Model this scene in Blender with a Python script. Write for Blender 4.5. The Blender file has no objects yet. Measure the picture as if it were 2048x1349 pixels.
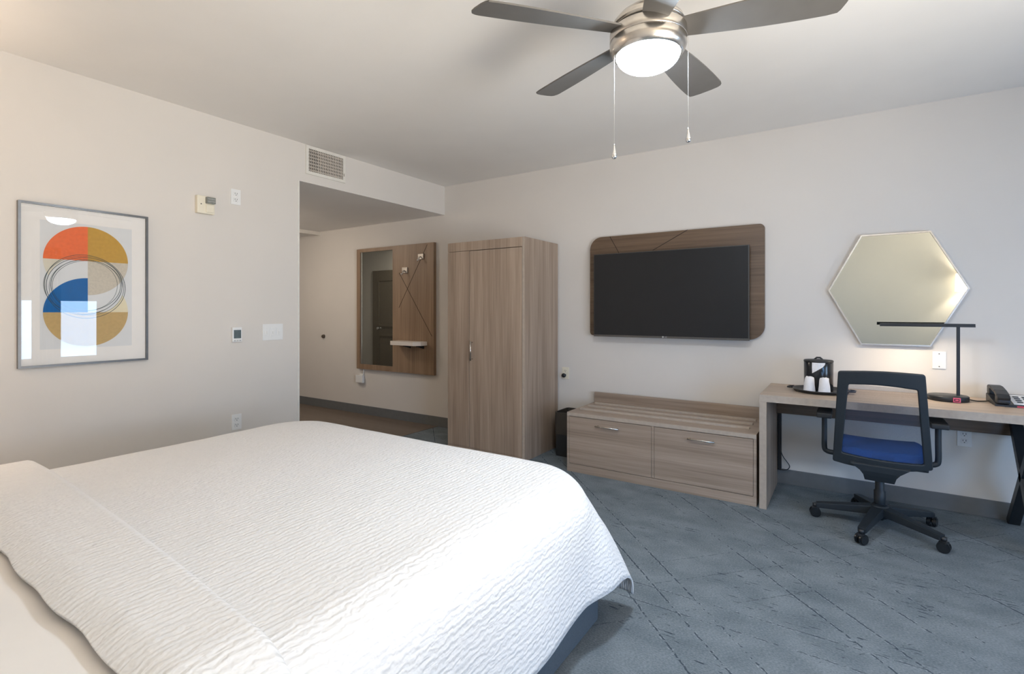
import bpy, bmesh, math, random
from mathutils import Vector, Matrix, noise
random.seed(7)
PI = math.pi
S = bpy.context.scene
COL = S.collection

# ------------------------------------------------------------------ camera
YAW = math.atan2(669, 1020)                       # turned left of the TV wall's normal
cam = bpy.data.cameras.new('camera')
cam.sensor_width = 36
cam.lens = 36 * 1020 / 2048
cam.shift_y = -53.5 / 2048
cam.clip_start = 0.02
co = bpy.data.objects.new('camera', cam)
co.location = (0, 0, 1.335)
co.rotation_euler = (PI / 2, 0, YAW)
COL.objects.link(co)
S.camera = co

# ------------------------------------------------------------------ world, lights, exposure
S.view_settings.view_transform = 'Standard'
S.view_settings.look = 'None'
S.view_settings.gamma = 1
S.view_settings.use_curve_mapping = False
S.view_settings.exposure = 0.1
w = bpy.data.worlds.new('world')
S.world = w
w.use_nodes = True
w.node_tree.nodes['Background'].inputs[0].default_value = (0.75, 0.87, 1, 1)
w.node_tree.nodes['Background'].inputs[1].default_value = 0.3


def area(name, loc, rot, sx, sy, power, col):
    l = bpy.data.lights.new(name, 'AREA')
    l.shape = 'RECTANGLE'
    l.size, l.size_y = sx, sy
    l.energy = power
    l.color = col
    o = bpy.data.objects.new(name, l)
    o.location = loc
    o.rotation_euler = rot
    COL.objects.link(o)
    return o


def point(name, loc, power, col, r):
    l = bpy.data.lights.new(name, 'POINT')
    l.energy = power
    l.color = col
    l.shadow_soft_size = r
    o = bpy.data.objects.new(name, l)
    o.location = loc
    COL.objects.link(o)
    return o


WIN = (2.30, 3.26, 0.58, 1.51)                    # small window in the right wall: y0, y1, z0, z1
GD = (-0.05, 1.75, 0.06, 2.15)                    # unseen glazed door, added to the right wall to go with the fill lamps
area('daylight', (2.585, (WIN[0] + WIN[1]) / 2, (WIN[2] + WIN[3]) / 2), (0, PI / 2, 0),
     WIN[3] - WIN[2] - .06, WIN[1] - WIN[0] - .06, 28, (0.46, 0.69, 1.0))
cool_fill = area('added_cool_fill', (2.22, .76, 1.0), (0, 0, 0), 1.1, 1.7, 29, (0.26, 0.54, 1.0))  # added cool fill lamp, free in the room, aimed across towards the desk wall
cool_fill.rotation_euler = Vector((-.79, .58, -.20)).to_track_quat('-Z', 'Z').to_euler()
cool_fill.data.spread = math.radians(130)
ceiling_fill = area('added_ceiling_fill', (2.08, .85, 1.0), (0, 0, 0), 1.9, 1.6, 76, (1.0, 0.886, 0.705))  # added warm fill lamp, tilted up to brighten the ceiling and upper walls
ceiling_fill.rotation_euler = Vector((-.76, .15, .68)).to_track_quat("-Z", "X").to_euler()
ceiling_fill.data.spread = math.radians(110)
point('sconce_bulb_right', (1.32, -0.07, 1.70), 28, (1, 0.84, 0.66), 0.03)
point('sconce_bulb_left', (-3.36, -0.07, 1.70), 29, (1, 0.78, 0.61), 0.03)

# ------------------------------------------------------------------ materials


def mat(name, col, rough=0.5, metal=0.0, var=0.04, scale=30.0, bump=0.0, bscale=200.0, spec=0.5, emit=None, es=0.0):
    m = bpy.data.materials.new(name)
    m.use_nodes = True
    n, l = m.node_tree.nodes, m.node_tree.links
    b = n['Principled BSDF']
    b.inputs['Roughness'].default_value = rough
    b.inputs['Metallic'].default_value = metal
    b.inputs['Specular IOR Level'].default_value = spec
    tc = n.new('ShaderNodeTexCoord')
    nz = n.new('ShaderNodeTexNoise')
    nz.inputs['Scale'].default_value = scale
    nz.inputs['Detail'].default_value = 3
    l.new(tc.outputs['Object'], nz.inputs['Vector'])
    rp = n.new('ShaderNodeValToRGB')
    rp.color_ramp.elements[0].position = 0.3
    rp.color_ramp.elements[1].position = 0.7
    rp.color_ramp.elements[0].color = tuple(c * (1 - var) for c in col) + (1,)
    rp.color_ramp.elements[1].color = tuple(min(1, c * (1 + var)) for c in col) + (1,)
    l.new(nz.outputs['Fac'], rp.inputs['Fac'])
    l.new(rp.outputs['Color'], b.inputs['Base Color'])
    if bump:
        n2 = n.new('ShaderNodeTexNoise')
        n2.inputs['Scale'].default_value = bscale
        n2.inputs['Detail'].default_value = 2
        l.new(tc.outputs['Object'], n2.inputs['Vector'])
        bp = n.new('ShaderNodeBump')
        bp.inputs['Strength'].default_value = bump
        bp.inputs['Distance'].default_value = 0.003
        l.new(n2.outputs['Fac'], bp.inputs['Height'])
        l.new(bp.outputs['Normal'], b.inputs['Normal'])
    if emit:
        b.inputs['Emission Color'].default_value = emit + (1,)
        b.inputs['Emission Strength'].default_value = es
    return m


def wood(name, dark, light, axis, rough=0.45, broad=14.0, fine=90.0):
    """Laminate wood; axis = direction of the grain (0 x, 1 y, 2 z)."""
    m = bpy.data.materials.new(name)
    m.use_nodes = True
    n, l = m.node_tree.nodes, m.node_tree.links
    b = n['Principled BSDF']
    b.inputs['Roughness'].default_value = rough
    tc = n.new('ShaderNodeTexCoord')

    def grain(sc, along, detail):
        mp = n.new('ShaderNodeMapping')
        v = [sc, sc, sc]
        v[axis] = along
        mp.inputs['Scale'].default_value = v
        l.new(tc.outputs['Object'], mp.inputs['Vector'])
        nz = n.new('ShaderNodeTexNoise')
        nz.inputs['Scale'].default_value = 1
        nz.inputs['Detail'].default_value = detail
        nz.inputs['Distortion'].default_value = 0.25
        l.new(mp.outputs['Vector'], nz.inputs['Vector'])
        return nz
    a = grain(broad, 0.5, 3)
    f = grain(fine, 2.0, 4)
    mx = n.new('ShaderNodeMath')
    mx.operation = 'MULTIPLY_ADD'
    mx.inputs[1].default_value = 0.55
    l.new(a.outputs['Fac'], mx.inputs[0])
    m2 = n.new('ShaderNodeMath')
    m2.operation = 'MULTIPLY'
    m2.inputs[1].default_value = 0.45
    l.new(f.outputs['Fac'], m2.inputs[0])
    l.new(m2.outputs[0], mx.inputs[2])
    rp = n.new('ShaderNodeValToRGB')
    e = rp.color_ramp.elements
    e[0].position, e[1].position = 0.33, 0.66
    e[0].color, e[1].color = dark + (1,), light + (1,)
    l.new(mx.outputs[0], rp.inputs['Fac'])
    l.new(rp.outputs['Color'], b.inputs['Base Color'])
    bp = n.new('ShaderNodeBump')
    bp.inputs['Strength'].default_value = 0.12
    bp.inputs['Distance'].default_value = 0.002
    l.new(f.outputs['Fac'], bp.inputs['Height'])
    l.new(bp.outputs['Normal'], b.inputs['Normal'])
    return m


def brushed(name, col, rough=0.28):
    m = mat(name, col, rough, 1.0, 0.06, 60)
    n = m.node_tree.nodes
    n['Principled BSDF'].inputs['Anisotropic'].default_value = 0.5
    return m


def mirror_mat(name, col):
    m = mat(name, col, 0.015, 1.0, 0.0, 3)
    return m


def clear_glass(name):
    m = bpy.data.materials.new(name)
    m.use_nodes = True
    n, l = m.node_tree.nodes, m.node_tree.links
    n.remove(n['Principled BSDF'])
    t = n.new('ShaderNodeBsdfTransparent')
    t.inputs[0].default_value = (0.995, 0.99, 0.985, 1)
    g = n.new('ShaderNodeBsdfGlossy')
    g.inputs['Roughness'].default_value = 0.01
    fr = n.new('ShaderNodeFresnel')
    fr.inputs['IOR'].default_value = 1.52
    mx = n.new('ShaderNodeMixShader')
    l.new(fr.outputs[0], mx.inputs[0])
    l.new(t.outputs[0], mx.inputs[1])
    l.new(g.outputs[0], mx.inputs[2])
    l.new(mx.outputs[0], n['Material Output'].inputs[0])
    return m


def mesh_fabric(name, col, cover):
    """Open-weave mesh: part cloth, part holes."""
    m = bpy.data.materials.new(name)
    m.use_nodes = True
    n, l = m.node_tree.nodes, m.node_tree.links
    n.remove(n['Principled BSDF'])
    t = n.new('ShaderNodeBsdfTransparent')
    d = n.new('ShaderNodeBsdfDiffuse')
    d.inputs[0].default_value = col + (1,)
    tc = n.new('ShaderNodeTexCoord')
    nz = n.new('ShaderNodeTexNoise')
    nz.inputs['Scale'].default_value = 500
    l.new(tc.outputs['Object'], nz.inputs['Vector'])
    mr = n.new('ShaderNodeMapRange')
    mr.inputs[1].default_value, mr.inputs[2].default_value = 0.3, 0.7
    mr.inputs[3].default_value, mr.inputs[4].default_value = cover - 0.08, cover + 0.08
    l.new(nz.outputs['Fac'], mr.inputs[0])
    mx = n.new('ShaderNodeMixShader')
    l.new(mr.outputs[0], mx.inputs[0])
    l.new(t.outputs[0], mx.inputs[1])
    l.new(d.outputs[0], mx.inputs[2])
    l.new(mx.outputs[0], n['Material Output'].inputs[0])
    return m


def seersucker(name, col):
    m = bpy.data.materials.new(name)
    m.use_nodes = True
    n, l = m.node_tree.nodes, m.node_tree.links
    b = n['Principled BSDF']
    b.inputs['Base Color'].default_value = col + (1,)
    b.inputs['Roughness'].default_value = 0.8
    b.inputs['Specular IOR Level'].default_value = 0.2
    b.inputs['Sheen Weight'].default_value = 0.15
    uv = n.new('ShaderNodeUVMap')
    uv.uv_map = 'cloth'
    mp = n.new('ShaderNodeMapping')
    mp.inputs['Scale'].default_value = (62, 17, 1)
    l.new(uv.outputs[0], mp.inputs['Vector'])
    nz = n.new('ShaderNodeTexNoise')
    nz.inputs['Scale'].default_value = 1
    nz.inputs['Detail'].default_value = 1.5
    nz.inputs['Distortion'].default_value = 0.8
    l.new(mp.outputs[0], nz.inputs['Vector'])
    wv = n.new('ShaderNodeTexWave')
    wv.bands_direction = 'X'
    wv.inputs['Scale'].default_value = 16
    wv.inputs['Distortion'].default_value = 5
    wv.inputs['Detail'].default_value = 2
    wv.inputs['Detail Scale'].default_value = 2.2
    l.new(uv.outputs[0], wv.inputs['Vector'])
    ad = n.new('ShaderNodeMath')
    ad.operation = 'MULTIPLY_ADD'
    ad.inputs[1].default_value = 0.35
    l.new(wv.outputs['Fac'], ad.inputs[0])
    l.new(nz.outputs['Fac'], ad.inputs[2])
    bp = n.new('ShaderNodeBump')
    bp.inputs['Strength'].default_value = 0.62
    bp.inputs['Distance'].default_value = 0.008
    l.new(ad.outputs[0], bp.inputs['Height'])
    l.new(bp.outputs['Normal'], b.inputs['Normal'])
    return m


def carpet(name):
    m = bpy.data.materials.new(name)
    m.use_nodes = True
    n, l = m.node_tree.nodes, m.node_tree.links
    b = n['Principled BSDF']
    b.inputs['Roughness'].default_value = 0.95
    b.inputs['Specular IOR Level'].default_value = 0.1
    tc = n.new('ShaderNodeTexCoord')
    P = tc.outputs['Object']

    def M(op, a, bb=None, c=None):
        x = n.new('ShaderNodeMath')
        x.operation = op
        for i, v in enumerate((a, bb, c)):
            if v is None:
                continue
            if isinstance(v, (int, float)):
                x.inputs[i].default_value = v
            else:
                l.new(v, x.inputs[i])
        return x.outputs[0]

    def dot(vec):
        x = n.new('ShaderNodeVectorMath')
        x.operation = 'DOT_PRODUCT'
        l.new(P, x.inputs[0])
        x.inputs[1].default_value = vec
        return x.outputs['Value']

    def nz(scale, detail=2.0, dist=0.0):
        mp = n.new('ShaderNodeMapping')
        mp.inputs['Scale'].default_value = scale
        l.new(P, mp.inputs['Vector'])
        x = n.new('ShaderNodeTexNoise')
        x.inputs['Scale'].default_value = 1
        x.inputs['Detail'].default_value = detail
        x.inputs['Distortion'].default_value = dist
        l.new(mp.outputs[0], x.inputs['Vector'])
        return x.outputs['Fac']
    wob = M('MULTIPLY', M('SUBTRACT', nz((40, 40, 1), 1), 0.5), 0.012)
    dash = nz((38, 38, 1), 3)
    masks = []
    fam = [((.719, .695, 0), (-.62, .2, .99, 1.137, 1.269, 1.739, 1.867, 2.097, 2.246, 2.62, 3.2), .0038, .47, .85),
           ((-.731, .682, 0), (.8, 1.6, 2.015, 2.255, 2.44, 3.0), .0028, .53, .55),
           ((0, 1, 0), (1.25, 2.28, 2.426, 3.2, 3.9), .0032, .45, .65)]
    gate = nz((1.4, 1.4, 1), 1)
    lights_ = []
    for vec, cs, wd, th, amt in fam:
        d = M('ADD', dot(vec), wob)
        mn = None
        for c in cs:
            t = M('ABSOLUTE', M('SUBTRACT', d, c))
            mn = t if mn is None else M('MINIMUM', mn, t)
        line = M('LESS_THAN', mn, wd)
        on = M('GREATER_THAN', M('ADD', dash, M('MULTIPLY', M('SUBTRACT', gate, .5), .8)), th)
        masks.append(M('MULTIPLY', M('MULTIPLY', line, on), amt))
        halo = M('MULTIPLY', M('LESS_THAN', mn, wd + .005), M('GREATER_THAN', mn, wd + .001))
        lights_.append(M('MULTIPLY', M('MULTIPLY', halo, on), M('GREATER_THAN', nz((70, 70, 1), 1), .56)))
    # clusters of short dark dashes running along the wall
    cl = M('GREATER_THAN', nz((1.6, 2.6, 1), 1), 0.55)
    ds = M('GREATER_THAN', nz((12, 95, 1), 1.5), 0.67)
    masks.append(M('MULTIPLY', cl, ds))
    mk = masks[0]
    for k in masks[1:]:
        mk = M('MAXIMUM', mk, k)
    base = n.new('ShaderNodeValToRGB')
    e = base.color_ramp.elements
    e[0].position, e[1].position = 0.36, 0.64
    e[0].color, e[1].color = (.112, .137, .155, 1), (.222, .252, .272, 1)
    mixv = M('ADD', M('MULTIPLY', nz((5, 7, 1), 4), 0.42), M('MULTIPLY', nz((110, 190, 1), 3), 0.58))
    l.new(mixv, base.inputs['Fac'])
    mx = n.new('ShaderNodeMixRGB')
    l.new(M('MULTIPLY', mk, 0.85), mx.inputs[0])
    l.new(base.outputs[0], mx.inputs[1])
    mx.inputs[2].default_value = (.022, .035, .05, 1)
    hl = M('MAXIMUM', lights_[0], lights_[2])
    m2 = n.new('ShaderNodeMixRGB')
    l.new(M('MULTIPLY', hl, 0.5), m2.inputs[0])
    l.new(mx.outputs[0], m2.inputs[1])
    m2.inputs[2].default_value = (.36, .40, .42, 1)
    l.new(m2.outputs[0], b.inputs['Base Color'])
    bp = n.new('ShaderNodeBump')
    bp.inputs['Strength'].default_value = 0.5
    bp.inputs['Distance'].default_value = 0.004
    l.new(M('SUBTRACT', nz((350, 350, 1), 2), mk), bp.inputs['Height'])
    l.new(bp.outputs['Normal'], b.inputs['Normal'])
    return m


WALL = mat('wall_paint', (.69, .65, .605), 0.75, 0, .012, 3, .08, 260)
CEIL = mat('ceiling_paint', (.82, .795, .765), 0.85, 0, .012, 3, .08, 200)
BASEB = mat('vinyl_baseboard', (.145, .15, .152), 0.55, 0, .05, 20)
CARP = carpet('patterned_carpet')
WD_V = wood('ash_laminate_vertical', (.235, .168, .122), (.43, .33, .25), 2)
WD_X = wood('ash_laminate_lengthwise', (.235, .175, .13), (.41, .32, .25), 0)
WD_Y = wood('ash_laminate_depthwise', (.235, .175, .13), (.41, .32, .25), 1)
WD_D = wood('walnut_laminate', (.078, .046, .026), (.18, .115, .07), 0)
WD_E = mat('laminate_edge_band', (.40, .335, .275), 0.5, 0, .06, 40)
DESKTOP = wood('desk_laminate', (.34, .265, .205), (.50, .40, .32), 0)
DARKGAP = mat('shadow_gap', (.03, .025, .02), 0.8)
NICKEL = brushed('brushed_nickel', (.62, .585, .54), 0.24)
CHROME = mat('chrome', (.8, .8, .8), 0.08, 1.0, .01)
BLADE = mat('fan_blade_grey', (.115, .108, .10), 0.5, 0, .05, 12)
BLACK = mat('black_plastic', (.018, .019, .021), 0.42)
CASTER = mat('glossy_caster', (.014, .016, .018), 0.2)
BLKMET = mat('black_metal', (.02, .022, .025), 0.4, 0.2)
CHAIRP = mat('charcoal_chair_plastic', (.013, .018, .023), 0.5)
BLUE = mat('blue_seat_fabric', (.002, .075, .36), 0.85, 0, .10, 260, .3, 600)
MESHF = mesh_fabric('grey_mesh_weave', (.055, .065, .10), 0.40)
WHITE = mat('white_plastic', (.80, .80, .79), 0.35, 0, .01)
IVORY = mat('ivory_plastic', (.80, .74, .60), 0.4, 0, .02)
CREAM = mat('cream_shelf', (.78, .70, .62), 0.5, 0, .02)
SLOT = mat('slot_dark', (.08, .08, .08), 0.7)
GREYLCD = mat('grey_display', (.10, .13, .14), 0.25, 0, .15, 60)
DUVET = seersucker('white_seersucker', (.73, .715, .70))
SHEET = mat('white_sheet', (.80, .77, .74), 0.8, 0, .01, 8, .1, 40)
BEDFAB = mat('slate_upholstery', (.075, .095, .115), 0.9, 0, .10, 180, .3, 500)
SCREEN = mat('tv_screen', (.020, .020, .021), 0.42, 0, .02, 10, spec=.2)
TVBODY = mat('tv_case', (.05, .048, .045), 0.4)
MIRR = mirror_mat('mirror_silver', (.50, .54, .53))
GLASS = clear_glass('picture_glass')
GLOW = mat('lit_frosted_glass', (.9, .9, .9), 0.3, 0, 0, emit=(.70, .84, 1), es=171)
SHADE = mat('lit_lamp_shade', (.9, .85, .75), 0.8, 0, .01, emit=(1, .84, .62), es=5)
LED = mat('lit_led_strip', (.9, .9, .9), 0.4, 0, 0, emit=(1, .83, .61), es=118)
RED = mat('red_print', (.62, .05, .09), 0.5)
KEYS = mat('white_faceplate', (.75, .75, .77), 0.5)
PAPERW = mat('white_paper_wrap', (.80, .80, .83), 0.8, 0, .03, 60, .5, 90)
DOORP = mat('taupe_door_paint', (.235, .20, .16), 0.5)
PICFR = mat('pewter_frame', (.16, .155, .15), 0.3, 0.8, .08, 30)

# ------------------------------------------------------------------ geometry helpers


class MB:
    def __init__(s):
        s.bm = bmesh.new()

    def merge(s, b2):
        me = bpy.data.meshes.new('tmp')
        b2.to_mesh(me)
        b2.free()
        s.bm.from_mesh(me)
        bpy.data.meshes.remove(me)
        return s

    def box(s, x0, x1, y0, y1, z0, z1, bev=0.0, seg=2, mi=0, rot=None, piv=None):
        b = bmesh.new()
        bmesh.ops.create_cube(b, size=1)
        for v in b.verts:
            v.co = Vector(((x0 + x1) / 2 + v.co.x * (x1 - x0), (y0 + y1) / 2 + v.co.y * (y1 - y0), (z0 + z1) / 2 + v.co.z * (z1 - z0)))
        if bev:
            bmesh.ops.bevel(b, geom=b.edges[:], offset=bev, segments=seg, profile=.7, affect='EDGES')
        if rot is not None:
            piv = Vector(piv if piv else ((x0 + x1) / 2, (y0 + y1) / 2, (z0 + z1) / 2))
            for v in b.verts:
                v.co = piv + rot @ (v.co - piv)
        for f in b.faces:
            f.material_index = mi
        return s.merge(b)

    def lathe(s, prof, c, n=48, axis='z', mi=0):
        """prof: (radius, height) pairs round an axis through c."""
        b = bmesh.new()
        rings = []
        for r, h in prof:
            ring = []
            if r < 1e-6:
                ring = [b.verts.new((0, 0, h))]
            else:
                for i in range(n):
                    a = 2 * PI * i / n
                    ring.append(b.verts.new((r * math.cos(a), r * math.sin(a), h)))
            rings.append(ring)
        for A, B in zip(rings, rings[1:]):
            for i in range(n):
                j = (i + 1) % n
                if len(A) == 1 and len(B) == 1:
                    continue
                if len(A) == 1:
                    b.faces.new((A[0], B[i], B[j]))
                elif len(B) == 1:
                    b.faces.new((A[i], B[0], A[j]))
                else:
                    b.faces.new((A[i], B[i], B[j], A[j]))
        R = Matrix.Identity(3)
        if axis == 'x':
            R = Matrix.Rotation(PI / 2, 3, 'Y')
        elif axis == 'y':
            R = Matrix.Rotation(-PI / 2, 3, 'X')
        for v in b.verts:
            v.co = R @ v.co + Vector(c)
        bmesh.ops.recalc_face_normals(b, faces=b.faces[:])
        for f in b.faces:
            f.smooth = True
            f.material_index = mi
        return s.merge(b)

    def tube(s, pts, r, n=10, mi=0, rads=None):
        b = bmesh.new()
        P = [Vector(p) for p in pts]
        prev = None
        rings = []
        for i, p in enumerate(P):
            t = (P[min(i + 1, len(P) - 1)] - P[max(i - 1, 0)]).normalized()
            if prev is None:
                u = t.orthogonal().normalized()
            else:
                u = (prev - t * prev.dot(t)).normalized()
            prev = u
            v = t.cross(u)
            rr = rads[i] if rads else r
            rings.append([b.verts.new(p + (u * math.cos(2 * PI * k / n) + v * math.sin(2 * PI * k / n)) * rr) for k in range(n)])
        for A, B in zip(rings, rings[1:]):
            for k in range(n):
                b.faces.new((A[k], A[(k + 1) % n], B[(k + 1) % n], B[k]))
        b.faces.new(rings[0])
        b.faces.new(rings[-1])
        bmesh.ops.recalc_face_normals(b, faces=b.faces[:])
        for f in b.faces:
            f.smooth = True
            f.material_index = mi
        return s.merge(b)

    def beam(s, a, bb, wa, ha, wb=None, hb=None, bev=0.004, up=(0, 0, 1)):
        """tapered rectangular bar from a to bb."""
        a, bb = Vector(a), Vector(bb)
        wb, hb = wb or wa, hb or ha
        t = (bb - a).normalized()
        side = t.cross(Vector(up)).normalized()
        u = side.cross(t)
        b = bmesh.new()
        q = []
        for p, ww, hh in ((a, wa, ha), (bb, wb, hb)):
            q.append([b.verts.new(p + side * ww / 2 * i + u * hh / 2 * j) for i, j in ((-1, -1), (1, -1), (1, 1), (-1, 1))])
        for k in range(4):
            b.faces.new((q[0][k], q[0][(k + 1) % 4], q[1][(k + 1) % 4], q[1][k]))
        b.faces.new(q[0])
        b.faces.new(q[1])
        bmesh.ops.recalc_face_normals(b, faces=b.faces[:])
        if bev:
            bmesh.ops.bevel(b, geom=b.edges[:], offset=bev, segments=2, profile=.7, affect='EDGES')
        return s.merge(b)

    def prism(s, poly, axis, lo, hi, bev=0.0, mi=0, smooth=False):
        """poly of 2-D points in the plane normal to axis, extruded lo..hi."""
        def P(a, c, h):
            return {'x': (h, a, c), 'y': (a, h, c), 'z': (a, c, h)}[axis]
        b = bmesh.new()
        A = [b.verts.new(P(p[0], p[1], lo)) for p in poly]
        B = [b.verts.new(P(p[0], p[1], hi)) for p in poly]
        k = len(poly)
        fa, fb = b.faces.new(A), b.faces.new(B)
        for i in range(k):
            b.faces.new((A[i], A[(i + 1) % k], B[(i + 1) % k], B[i]))
        bmesh.ops.recalc_face_normals(b, faces=b.faces[:])
        if bev:
            ed = list(set(fa.edges[:] + fb.edges[:]))
            bmesh.ops.bevel(b, geom=ed, offset=bev, segments=2, profile=.7, affect='EDGES')
        for f in b.faces:
            f.material_index = mi
        return s.merge(b)

    def ringprism(s, outer, inner, axis, lo, hi, mi=0):
        def P(a, c, h):
            return {'x': (h, a, c), 'y': (a, h, c), 'z': (a, c, h)}[axis]
        b = bmesh.new()
        k = len(outer)
        V = [[b.verts.new(P(p[0], p[1], h)) for p in poly] for poly in (outer, inner) for h in (lo, hi)]
        ol, oh, il, ih = V
        for i in range(k):
            j = (i + 1) % k
            b.faces.new((ol[i], ol[j], oh[j], oh[i]))
            b.faces.new((il[i], ih[i], ih[j], il[j]))
            b.faces.new((oh[i], oh[j], ih[j], ih[i]))
            b.faces.new((ol[i], il[i], il[j], ol[j]))
        bmesh.ops.recalc_face_normals(b, faces=b.faces[:])
        for f in b.faces:
            f.material_index = mi
        return s.merge(b)

    def poly(s, pts, mi=0):
        b = bmesh.new()
        f = b.faces.new([b.verts.new(p) for p in pts])
        f.material_index = mi
        return s.merge(b)


def obj(name, mb, material, parent=None, smooth=None, origin=None):
    me = bpy.data.meshes.new(name)
    bm = mb.bm if isinstance(mb, MB) else mb
    if parent is not None:
        o0 = Vector(parent['_o'])
    elif origin is not None:
        o0 = Vector(origin)
    else:
        xs = [v.co for v in bm.verts]
        o0 = Vector(((min(c.x for c in xs) + max(c.x for c in xs)) / 2, (min(c.y for c in xs) + max(c.y for c in xs)) / 2, min(c.z for c in xs)))
    bmesh.ops.translate(bm, verts=bm.verts[:], vec=-o0)
    bm.to_mesh(me)
    bm.free()
    for m in (material if isinstance(material, (list, tuple)) else [material]):
        me.materials.append(m)
    o = bpy.data.objects.new(name, me)
    COL.objects.link(o)
    o['_o'] = list(o0)
    if parent is not None:
        o.parent = parent
    else:
        o.location = o0
    if smooth:
        for p in me.polygons:
            p.use_smooth = True
    return o


def thing(name, label, cat, loc, group=None):
    o = bpy.data.objects.new(name, None)
    o.empty_display_size = 0.05
    o.location = loc
    o['_o'] = list(loc)
    COL.objects.link(o)
    return tag(o, label, cat, group)


def tag(o, label, cat, group=None):
    o['label'] = label
    o['category'] = cat
    if group:
        o['group'] = group
    return o


def struct(name, mb, m, label=None, cat=None, parent=None):
    o = obj(name, mb, m, parent, origin=(0, 0, 0) if parent is None else None)
    if parent is None:
        o['kind'] = 'structure'
        if label:
            o['label'] = label
        o['category'] = cat or name.split('_')[0]
    return o


def rrect(x0, x1, z0, z1, rads, n=8):
    """rounded rectangle, radii for (x0z0, x1z0, x1z1, x0z1)."""
    pts = []
    cs = [(x0 + rads[0], z0 + rads[0], PI), (x1 - rads[1], z0 + rads[1], 1.5 * PI), (x1 - rads[2], z1 - rads[2], 0), (x0 + rads[3], z1 - rads[3], .5 * PI)]
    for (cx, cz, a0), r in zip(cs, rads):
        for i in range(n + 1):
            a = a0 + (PI / 2) * i / n
            pts.append((cx + r * math.cos(a), cz + r * math.sin(a)))
    return pts


# ------------------------------------------------------------------ room shell
XL, YB, XR, YH = -3.83, 4.44, 2.62, -0.20
ZC, ZH, XE, YJ = 2.743, 2.42, -7.6, 2.59
struct('floor', MB().box(XE - .1, XR + .1, YH - .1, YB + .1, -.08, 0), CARP, 'grey blue carpet with dark broken diagonal lines and dashes')
VIN = wood('hall_vinyl', (.115, .085, .065), (.165, .128, .10), 0, .45, 6, 40)
struct('floor_hall', MB().box(XE, XL - .1, YJ, YB, 0, .003), VIN, 'plain taupe floor of the entry hall', 'floor')
struct('ceiling', MB().box(XL - .12, XR + .1, YH - .1, YB + .1, ZC, ZC + .08), CEIL, 'smooth off white ceiling over the bedroom')
struct('wall_back', MB().box(XE - .1, XR + .1, YB, YB + .1, 0, ZC), WALL, 'pale greige wall behind the television and the desk')
wl = MB()
wl.box(XL - .12, XL, YH, YJ, 0, ZC)
wl.box(XL - .12, XL, YJ, YB, ZH + .08, ZC)
wl.box(XL - .006, XL, YJ, YB, ZH, ZH + .08)
struct('wall_left', wl, WALL, 'greige wall with the framed print and a dropped header over the entry hall')
struct('wall_hall', MB().box(XE, XL - .12, YJ - .1, YJ, 0, ZH), WALL, 'hall wall opposite the entry mirror')
struct('wall_entry', MB().box(XE - .1, XE, YJ - .1, YB, 0, ZH), WALL, 'end wall of the entry hall')
struct('wall_front', MB().box(XL - .12, XR + .1, YH - .1, YH, 0, ZC), WALL, 'wall behind the head of the bed')
wr = MB()
wr.box(XR, XR + .1, YH, GD[0], 0, ZC)
wr.box(XR, XR + .1, GD[0], GD[1], 0, GD[2])
wr.box(XR, XR + .1, GD[0], GD[1], GD[3], ZC)
wr.box(XR, XR + .1, GD[1], WIN[0], 0, ZC)
wr.box(XR, XR + .1, WIN[1], YB, 0, ZC)
wr.box(XR, XR + .1, WIN[0], WIN[1], 0, WIN[2])
wr.box(XR, XR + .1, WIN[0], WIN[1], WIN[3], ZC)
struct('wall_right', wr, WALL, 'wall with the window')
hc = MB()
hc.box(-6.10, XL - .006, YJ, YB, ZH, ZH + .08)
hc.box(XE, -6.10, YJ, YB, ZH - .035, ZH + .08)
struct('ceiling_hall', hc, CEIL, 'lower flat ceiling of the entry hall')
struct('trim_1', MB().box(-6.115, -6.085, YJ, YB, ZH - .05, ZH - .002), mat('hall_trim', (.72, .66, .58), .5), 'pale strip across the hall ceiling', 'trim')
struct('trim_2', MB().box(XL - .125, XL + .004, YJ - .012, YJ + .004, 0, ZH, .003), mat('corner_bead', (.74, .72, .66), .5), 'pale corner bead at the hall opening', 'trim')
bb = MB()
bb.box(XE, -3.25, YB - .012, YB, 0, .112, .004)
bb.box(-2.36, -1.96, YB - .012, YB, 0, .112, .004)
struct('baseboard_back', bb, BASEB, 'dark vinyl baseboard of the hall', 'baseboard')
struct('baseboard_desk', MB().box(-.45, XR, YB - .012, YB, 0, .112, .004), BASEB, 'dark vinyl baseboard beneath the desk', 'baseboard')
struct('baseboard_left', MB().box(XL, XL + .012, YH, YJ - .02, 0, .112, .004), BASEB, 'dark vinyl baseboard on the picture wall', 'baseboard')
# window (seen only in reflections)
fr = MB()
y0, y1, z0, z1 = WIN
for a in ((y0, y1, z0, z0 + .04), (y0, y1, z1 - .04, z1), (y0, y0 + .04, z0, z1), (y1 - .04, y1, z0, z1), ((y0 + y1) / 2 - .025, (y0 + y1) / 2 + .025, z0, z1)):
    fr.box(XR + .015, XR + .07, a[0], a[1], a[2], a[3], .004)
win = struct('window_1', fr, WHITE, 'white framed bedroom window', 'window')
struct('window_pane', MB().box(XR + .04, XR + .044, y0 + .03, y1 - .03, z0 + .03, z1 - .03), GLASS, parent=win)
gf = MB()  # frame of the unseen door, added for the light only
y0, y1, z0, z1 = GD
for a in ((y0, y1, z0, z0 + .07), (y0, y1, z1 - .07, z1), (y0, y0 + .07, z0, z1), (y1 - .07, y1, z0, z1), ((y0 + y1) / 2 - .04, (y0 + y1) / 2 + .04, z0, z1)):
    gf.box(XR + .015, XR + .07, a[0], a[1], a[2], a[3], .004)
gd = struct('door_added', gf, WHITE, 'white framed glazed door, unseen, added as an opening for fill light', 'door')
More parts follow.
